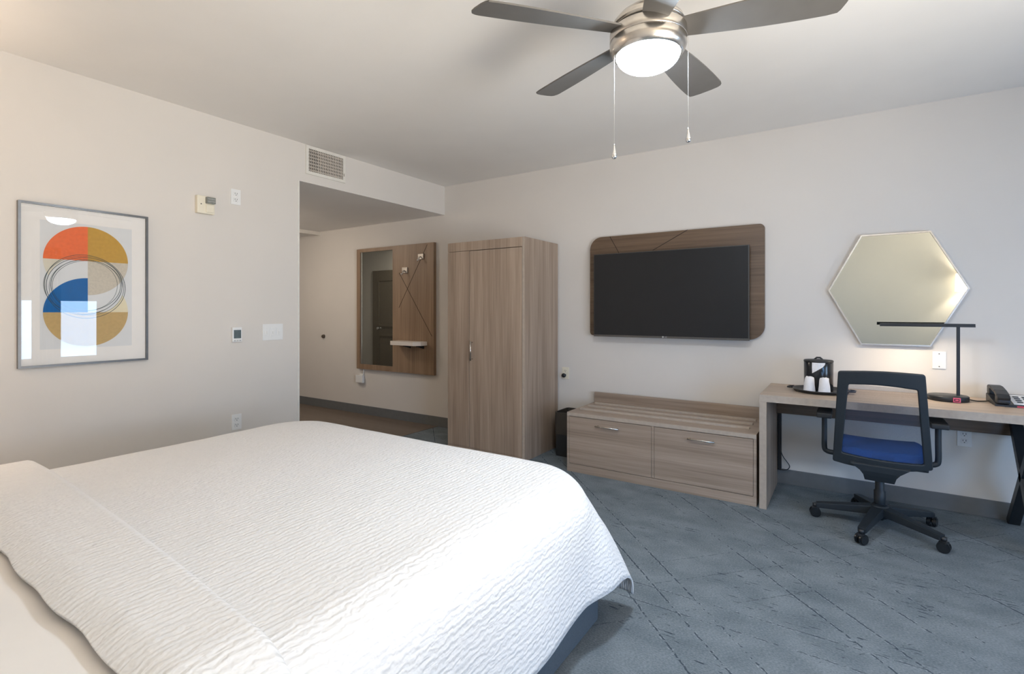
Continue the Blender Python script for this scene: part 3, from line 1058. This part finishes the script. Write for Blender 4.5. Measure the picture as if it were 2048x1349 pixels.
# ------------------------------------------------------------------ office chair
CC = Vector((.170, 3.85, 0))
t = thing('office_chair', 'black mesh back office chair with a blue seat, pulled up to the desk', 'chair', CC)
obj('column', MB().lathe([(0, .055), (.022, .055), (.024, .085), (.030, .085), (.030, .23), (.024, .235), (.024, .40), (.05, .405), (.05, .42), (0, .42)], CC, 28), CHAIRP, t)
obj('hub', MB().lathe([(0, .07), (.045, .07), (.052, .085), (.05, .135), (.036, .15), (0, .15)], CC, 28), CHAIRP, t)
for k in range(5):
    a = math.radians(37 + 72 * k)
    d = Vector((math.cos(a), math.sin(a), 0))
    tp = CC + d * .335 + Vector((0, 0, .078))
    lg = MB().beam(CC + d * .03 + Vector((0, 0, .112)), tp, .064, .054, .042, .032, bev=.007)
    lo = obj('leg', lg, CHAIRP, t)
    wc = CC + d * .340
    ca = a + math.radians((35, -60, 10, -25, 20)[k])
    ax = Vector((-math.sin(ca), math.cos(ca), 0))
    cm = MB()
    for sgn in (-1, 1):
        b = bmesh.new()
        bmesh.ops.create_cone(b, cap_ends=True, segments=28, radius1=.031, radius2=.031, depth=.021)
        bmesh.ops.bevel(b, geom=[e for e in b.edges if len(e.link_faces) == 2 and e.calc_face_angle() > 1], offset=.006, segments=2, affect='EDGES')
        Q = Vector((0, 0, 1)).rotation_difference(ax).to_matrix()
        for v in b.verts:
            v.co = Q @ v.co + wc + ax * .0145 * sgn + Vector((0, 0, .031))
        cm.merge(b)
    cas = obj('caster', cm, CASTER, lo)
    hm = MB().lathe([(0, .03), (.011, .03), (.011, .065), (.015, .068), (.015, .085), (0, .085)], wc, 16)
    hm.beam(wc + Vector((0, 0, .055)) - d * .012, wc + Vector((0, 0, .055)) + d * .02, .03, .016, bev=.004)
    obj('caster_fork', hm, BLACK, lo)
# seat
b = bmesh.new()
NX, NY = 22, 22
g = {}
sx0, sx1, sy0, sy1 = -.065, .405, 3.615, 4.085
for side in (0, 1):
    for i in range(NX + 1):
        for j in range(NY + 1):
            u, v = i / NX * 2 - 1, j / NY * 2 - 1
            # squircle-ish plan
            q = 1 - .10 * (u * u * v * v)
            x = (sx0 + sx1) / 2 + u * q * (sx1 - sx0) / 2
            y = (sy0 + sy1) / 2 + v * q * (sy1 - sy0) / 2
            e = max(abs(u), abs(v))
            ed = max(0, (e - .78) / .22)
            rnd = 1 - math.sqrt(max(0, 1 - ed * ed))
            if side:
                z = .518 - .045 * rnd + .006 * u * u - .02 * max(0, v - .5) ** 1.3 - .006 * (1 - u * u)
            else:
                z = .448 + .020 * rnd
            g[side, i, j] = b.verts.new((x, y, z))
for i in range(NX):
    for j in range(NY):
        b.faces.new([g[1, a_, c_] for a_, c_ in ((i, j), (i + 1, j), (i + 1, j + 1), (i, j + 1))])
        b.faces.new([g[0, a_, c_] for a_, c_ in ((i, j), (i, j + 1), (i + 1, j + 1), (i + 1, j))])
for k in range(NX):
    b.faces.new([g[0, k, 0], g[0, k + 1, 0], g[1, k + 1, 0], g[1, k, 0]])
    b.faces.new([g[0, k + 1, NY], g[0, k, NY], g[1, k, NY], g[1, k + 1, NY]])
    b.faces.new([g[0, 0, k + 1], g[0, 0, k], g[1, 0, k], g[1, 0, k + 1]])
    b.faces.new([g[0, NX, k], g[0, NX, k + 1], g[1, NX, k + 1], g[1, NX, k]])
so = obj('seat', MB().merge(b), BLUE, t, smooth=True)
obj('seat_pan', MB().box(sx0 + .02, sx1 - .02, sy0 + .03, sy1 - .05, .425, .452, .01), BLACK, t)
obj('tilt_mechanism', MB().box(.09, .25, 3.66, 3.93, .385, .43, .012), BLACK, t)


# backrest
def back_y(z, x):
    return 3.492 + (.99 - z) * .19 + .02 * ((x - .16) / .22) ** 2 - .012


def quad_path(tl, tr, br, bl, r, n, dip=0.0):
    """closed path through four rounded corners; dip lowers the middle of the bottom edge."""
    c = [Vector(p) for p in (tl, tr, br, bl)]
    out = []
    for i in range(4):
        p, pa, pn_ = c[i], c[i - 1], c[(i + 1) % 4]
        d0, d1 = (pa - p).normalized(), (pn_ - p).normalized()
        for k in range(6):
            s_ = k / 5
            out.append(p + d0 * r * (1 - s_) ** 2 + d1 * r * s_ ** 2)
        e0, e1 = p + d1 * r, pn_ + (p - pn_).normalized() * r
        for k in range(1, n):
            s_ = k / n
            q = e0.lerp(e1, s_)
            if i == 2 and dip:
                q = q + Vector((0, -dip * math.sin(PI * s_) ** .8))
            if i == 0:
                q = q + Vector((0, .008 * math.sin(PI * s_)))
            out.append(q)
    return out


po = quad_path((-.041, .985), (.354, .990), (.398, .452), (-.070, .432), .016, 10, .022)
pi_ = quad_path((.010, .912), (.322, .902), (.357, .480), (-.024, .494), .012, 10, .008)
b = bmesh.new()
rings = []
for dy in (-.004, .030):
    for path in (po, pi_):
        rings.append([b.verts.new((p.x, back_y(p.y, p.x) + dy, p.y)) for p in path])
k = len(po)
of, inf, ob, inb = rings
for i in range(k):
    j = (i + 1) % k
    b.faces.new((of[i], of[j], inf[j], inf[i]))
    b.faces.new((ob[i], inb[i], inb[j], ob[j]))
    b.faces.new((of[i], ob[i], ob[j], of[j]))
    b.faces.new((inf[i], inf[j], inb[j], inb[i]))
bmesh.ops.recalc_face_normals(b, faces=b.faces[:])
fr_ = obj('back_frame', MB().merge(b), CHAIRP, t)
bv = fr_.modifiers.new('soft', 'BEVEL')
bv.width = .007
bv.segments = 3
bv.limit_method = 'ANGLE'
b = bmesh.new()
GX, GZ = 12, 16
gv = {}
for i in range(GX + 1):
    for j in range(GZ + 1):
        u, v = i / GX, j / GZ
        top = Vector((.008, .914)).lerp(Vector((.324, .904)), u)
        bot = Vector((-.026, .490)).lerp(Vector((.359, .477)), u)
        p = bot.lerp(top, v)
        gv[i, j] = b.verts.new((p.x, back_y(p.y, p.x) + .016, p.y))
for i in range(GX):
    for j in range(GZ):
        b.faces.new((gv[i, j], gv[i + 1, j], gv[i + 1, j + 1], gv[i, j + 1]))
obj('back_mesh', MB().merge(b), MESHF, t, smooth=True)
# bracket from the bottom of the back frame down and forward under the seat
sp = MB()
b = bmesh.new()
secs = [(.445, 3.585, .14), (.41, 3.59, .095), (.385, 3.60, .078), (.350, 3.62, .070), (.358, 3.68, .065), (.395, 3.73, .06)]
R_ = []
for z, y, hw in secs:
    th = .014
    R_.append([b.verts.new((.158 - hw, y - th, z)), b.verts.new((.158 + hw, y - th, z - .004)), b.verts.new((.158 + hw, y + th, z + .012)), b.verts.new((.158 - hw, y + th, z + .016))])
for A, B in zip(R_, R_[1:]):
    for q in range(4):
        b.faces.new((A[q], A[(q + 1) % 4], B[(q + 1) % 4], B[q]))
b.faces.new(R_[0])
b.faces.new(R_[-1])
bmesh.ops.recalc_face_normals(b, faces=b.faces[:])
so = obj('back_bracket', sp.merge(b), CHAIRP, t)
bv = so.modifiers.new('soft', 'BEVEL')
bv.width = .006
bv.segments = 2
for ax_, sg, pz in ((-.118, -1, .692), (.445, 1, .692)):
    ar = MB().box(ax_ - .042, ax_ + .042, 3.745, 3.975, pz - .034, pz - .004, .011, 3)
    ao = obj('armrest', ar, BLACK, t)
    inx = -.05 if sg < 0 else .39
    pts = smooth_path([(ax_, 3.83, pz - .03), (ax_, 3.83, .56), (ax_, 3.83, .46), (ax_ - sg * .012, 3.83, .438), (ax_ - sg * .035, 3.83, .432), (inx, 3.83, .432), (inx - sg * .05, 3.83, .434)], 4)
    obj('armrest_post', MB().tube(pts, .0155, 12), CHAIRP, ao)

# ------------------------------------------------------------------ bed
t = thing('bed', 'king bed with a slate blue grey upholstered base and smooth white sheet', 'bed', (-1.875, .95, 0))
obj('base', MB().box(-2.86, -.89, -.12, 2.032, .008, .31, .012, 3), BEDFAB, t)
obj('mattress', MB().prism(rrect(-2.83, -.93, -.12, 1.985, (.05, .05, .22, .22), 10), 'z', .31, .615, .08), SHEET, t)

ZT_ = .655


def drape(xl, xr, yf, y_head, top, R, hem, hem_foot, flare, amp, seed, front=None, Rc=0.1):
    """cloth lying on a rectangular top and hanging over three sides; returns bmesh with 'cloth' uv."""
    step = .022
    il, ir, jf = xl + R, xr - R, yf - R
    q = R * PI / 2
    Ssid = q + (top - R - hem)
    Sft = q + (top - R - hem_foot)
    def axis(lo, hi):
        n = max(2, int(round((hi - lo) / step)))
        return [lo + (hi - lo) * i / n for i in range(n + 1)]
    A = axis(il - Ssid, ir + Ssid)
    yh = y_head
    Bv = axis(0, 1) if False else None
    nb = max(6, int((jf + (Sft if front is None else 0) - yh((il + ir) / 2)) / step))
    b = bmesh.new()
    uvl = b.loops.layers.uv.new('cloth')
    g, uvs = {}, {}
    for i, a in enumerate(A):
        h0 = yh(min(max(a, il), ir))
        ymax = jf + Sft if front is None else front(min(max(a, il), ir))
        for j in range(nb + 1):
            bb_ = h0 + (ymax - h0) * j / nb
            dx = a - ir if a > ir else (a - il if a < il else 0)
            dy = bb_ - jf if bb_ > jf else 0
            adx = abs(dx)
            # rounded corner in plan: centre of the corner arc sits Rc inside the flat top
            qx = (a - (ir - Rc)) if a > ir - Rc else ((il + Rc) - a if a < il + Rc else 0)
            qy = (bb_ - (jf - Rc)) if (front is None and bb_ > jf - Rc) else 0
            if qx > 0 and qy > 0:
                sg_ = 1 if a > 0.5 * (il + ir) else -1
                mm = max(qx, qy)
                tt = min(1, max(0, (mm - .2) / .35))
                P4 = 2.1 + 3.1 * tt * tt * (3 - 2 * tt)
                d = (qx ** P4 + qy ** P4) ** (1 / P4) - Rc
                hm_ = math.hypot(qx, qy)
                ux, uy = sg_ * qx / hm_, qy / hm_
                if d > 0:
                    ex = (ir - Rc if sg_ > 0 else il + Rc) + ux * Rc
                    ey = jf - Rc + uy * Rc
                else:
                    ex, ey = a, bb_
            else:
                d = adx + abs(dy)
                ux = (1 if dx > 0 else -1) if adx > 0 else 0
                uy = 1 if (dy > 0 and adx == 0) else 0
                ex, ey = min(max(a, il), ir), min(bb_, jf)
            z = top
            ox = oy = 0
            if d > 0:
                nx_, ny_ = ux, uy
                cr = (min(qx, qy) / max(qx, qy)) if (qx > 0 and qy > 0) else 0
                cr = cr * cr * (3 - 2 * cr)
                sl = flare * (.15 + .85 * cr)
                th = math.acos(sl)                       # the curl ends where it meets the hang's slope
                if d < R * th:
                    out = R * math.sin(d / R)
                    z = top - R * (1 - math.cos(d / R))
                else:
                    s_ = d - R * th
                    out = R * math.sin(th) + sl * s_
                    z = top - R * (1 - math.cos(th)) - s_ * math.sqrt(1 - sl * sl)
                    run = bb_ if abs(dx) >= abs(dy) else a
                    out += min(1, s_ / .2) * (.010 * math.sin(run * 9 + seed) + .012 * noise.noise(Vector((run * 3.2, seed, 0))))
                ox, oy = nx_ * out, ny_ * out
            # gentle rumple
            rum = amp * (noise.noise(Vector((a * 2.1 + seed, bb_ * 2.6, .3))) + .5 * noise.noise(Vector((a * 5.0, bb_ * 6.0 + seed, 1.7))))
            x, y = ex + ox, ey + oy
            zz = z + rum
            g[i, j] = (x, y, zz)
            uvs[i, j] = (a, bb_)
    return b, uvl, g, uvs, len(A), nb


def build_cloth(res, post=None):
    b, uvl, g, uvs, na, nb = res
    vs = {}
    for kk, p in g.items():
        if post:
            p = post(p, uvs[kk], kk[1] / nb)
        vs[kk] = b.verts.new(p)
    for i in range(na - 1):
        for j in range(nb):
            ks = ((i, j), (i + 1, j), (i + 1, j + 1), (i, j + 1))
            f = b.faces.new([vs[k_] for k_ in ks])
            f.smooth = True
            for lp, k_ in zip(f.loops, ks):
                lp[uvl].uv = uvs[k_]
    return MB().merge(b)


# smooth sheet near the pillows
sh = drape(-2.925, -.875, 3.0, lambda x: -.10, ZT_ + .018, .12, .30, .3, .05, .003, 3.0, front=lambda x: .52)
obj('sheet', build_cloth(sh), SHEET, t)


def hem_wave(x):
    return .30 + .012 * math.sin(x * 7) + .010 * math.sin(x * 17 + 1)


# coverlet
cv = drape(-2.955, -.842, 2.085, lambda x: .45, ZT_ + .008, .165, .195, .06, .50, .0045, 1.3, Rc=.14)
co_ = obj('coverlet', build_cloth(cv), DUVET, origin=(-1.9, 1.2, 0))
tag(co_, 'white puckered coverlet spread over the bed and hanging at its corner', 'coverlet')
sm = co_.modifiers.new('thick', 'SOLIDIFY')
sm.thickness = .008
sm.offset = -1


def fold_front(x):
    s_ = (x + 2.85) / 2.0
    return .705 - .135 * max(0, s_) ** 1.5


def head_edge(x):
    return .405 - .04 * (x + 2.85) / 2.0 + .003 * math.sin(x * 9) + .003 * math.sin(x * 23)


fb = drape(-2.985, -.830, 3.0, head_edge, ZT_ + .060, .165, .165, .165, .06, .0035, 5.1, front=fold_front)


def fold_post(p, uv, v):
    # plump roll: full height in the middle, curling down at the front fold, thin at the head edge
    x, y, z = p
    if v > .86:
        s_ = (v - .86) / .14
        z -= .056 * (1 - math.sqrt(max(0, 1 - s_ * s_)))
    if v < .30:
        s_ = (.30 - v) / .30
        z -= .022 * s_ ** 1.6
    return (x, y, z)


fo_ = obj('turned_down_edge', build_cloth(fb, fold_post), DUVET, co_)
sm = fo_.modifiers.new('thick', 'SOLIDIFY')
sm.thickness = .012
sm.offset = -1

# ------------------------------------------------------------------ ceiling fan
FC = Vector((-.633, 1.909, 0))
t = thing('ceiling_fan', 'brushed nickel ceiling fan with five grey blades and a lit dome light', 'ceiling fan', (FC.x, FC.y, ZC))
obj('canopy', MB().lathe([(0, ZC), (.072, ZC), (.072, 2.715), (.055, 2.69), (.016, 2.68), (.0155, 2.505), (.03, 2.502), (.07, 2.485), (.108, 2.457), (.130, 2.432), (.138, 2.412), (.128, 2.408), (0, 2.408)], FC, 64), NICKEL, t)
obj('gap_ring', MB().lathe([(0, 2.41), (.129, 2.41), (.129, 2.395), (0, 2.395)], FC, 64), SLOT, t)
obj('motor_band', MB().lathe([(0, 2.398), (.140, 2.398), (.1425, 2.394), (.1430, 2.360), (.1410, 2.3575), (0, 2.3575)], FC, 64), NICKEL, t)
obj('light_ring', MB().lathe([(.09, 2.3575), (.1410, 2.3570), (.1430, 2.3545), (.1425, 2.335), (.136, 2.318), (.126, 2.305), (.121, 2.302), (.118, 2.306), (.09, 2.31)], FC, 64), NICKEL, t)
dome = [(.117, 2.307)]
for i in range(1, 13):
    a = PI / 2 * i / 12
    dome.append((.117 * math.cos(a) if i < 12 else 0, 2.305 - .058 * math.sin(a)))
obj('glass_dome', MB().lathe(dome, FC, 48), GLOW, t)
for k in range(5):
    a = math.radians(12 + 72 * k)
    b = bmesh.new()
    n_ = 18
    up, lo_ = [], []
    for i in range(n_ + 1):
        s_ = i / n_
        r = .115 + s_ * .555
        hw0 = .046 + .030 * math.sin(min(1, s_ * 1.15) * PI / 2)
        up.append((r, -hw0))
        lo_.append((.115 + s_ * .515, hw0))
    outl = up[:-1] + [(.655, -.073), (.668, -.064), (.672, -.05), (.668, -.02), (.655, .03), (.643, .06), (.634, .072)] + lo_[::-1][1:]
    outl = [(r, q_) for r, q_ in outl]
    Rz = Matrix.Rotation(a, 3, 'Z')
    Rp = Matrix.Rotation(math.radians(-13), 3, 'X')
    top_, bot_ = [], []
    for r, q_ in outl:
        for lst, dz in ((top_, .003), (bot_, -.003)):
            v = Rp @ Vector((0, q_, dz))
            v.x = r
            v = Rz @ v + FC + Vector((0, 0, 2.392))
            lst.append(b.verts.new(v))
    b.faces.new(top_)
    b.faces.new(bot_[::-1])
    kk = len(outl)
    for i in range(kk):
        b.faces.new((top_[i], bot_[i], bot_[(i + 1) % kk], top_[(i + 1) % kk]))
    bmesh.ops.recalc_face_normals(b, faces=b.faces[:])
    obj('blade', MB().merge(b), BLADE, t)
Rv = Vector((math.cos(YAW), math.sin(YAW), 0))
for off, ztop, zb in ((-.128, 2.345, 1.911), (.154, 2.39, 1.974)):
    p = FC + Rv * off
    ch = MB()
    q0 = FC + Rv * (off * .9)
    ch.tube([q0 + Vector((0, 0, ztop)), p + Vector((0, 0, ztop - .004)), p + Vector((0, 0, ztop - .02)), p + Vector((0, 0, zb + .05))], .0007, 6)
    cho = obj('pull_chain', ch, mat('steel_chain', (.40, .39, .37), .5, .5), t)
    obj('chain_pendant', MB().lathe([(0, .060), (.002, .056), (.0035, .044), (.008, .022), (.0105, .013), (.0075, .003), (0, 0)], p + Vector((0, 0, zb)), 20), CHROME, cho)

t = thing('hall_ceiling_light', 'round flush ceiling light over the entry hall', 'ceiling light', (-5.75, 3.05, ZH))
obj('rim', MB().lathe([(0, 0), (.16, 0), (.16, -.02), (.15, -.025), (0, -.025)], (-5.75, 3.05, ZH), 40), NICKEL, t)
HGLOW = mat('lit_hall_glass', (.9, .88, .84), .4, 0, 0, emit=(1, .88, .74), es=58)
obj('diffuser', MB().lathe([(.148, -.024), (.135, -.06), (.08, -.085), (0, -.092)], (-5.75, 3.05, ZH), 40), HGLOW, t)

# ------------------------------------------------------------------ wall sconces at the head of the bed and window drape (seen in reflections)
for cx, lab in ((1.32, 'lit drum shade wall lamp reflected in the hexagonal mirror'), (-3.36, 'lit drum shade wall lamp on the far side of the bed head')):
    t = thing('wall_lamp', lab, 'wall lamp', (cx, YH, 1.58), 'wall lamps at the bed head')
    obj('back_plate', MB().box(cx - .05, cx + .05, YH, YH + .02, 1.62, 1.78, .004), NICKEL, t)
    sh_ = MB().lathe([(.105, 1.585), (.115, 1.585), (.105, 1.82), (.095, 1.82), (.105, 1.585)], (cx, YH + .13, 0), 40)
    obj('lamp_shade', sh_, SHADE, t)
    obj('arm', MB().tube([(cx, YH + .01, 1.70), (cx, YH + .06, 1.66), (cx, YH + .13, 1.66)], .008, 8), NICKEL, t)
dp = []
for i in range(41):
    yy = 2.43 + .34 * i / 40
    dp.append((XR - .075 + .022 * math.sin(i * 1.25), yy))
dpl = dp + [(x_ + .006, y_) for x_, y_ in dp[::-1]]
tag(obj('window_curtain', MB().prism(dpl, 'z', .10, 2.3), mat('beige_drape', (.45, .40, .33), .9)), 'beige curtain hanging over part of the bedroom window', 'curtain')

for o in bpy.data.objects:
    if '_o' in o:
        del o['_o']
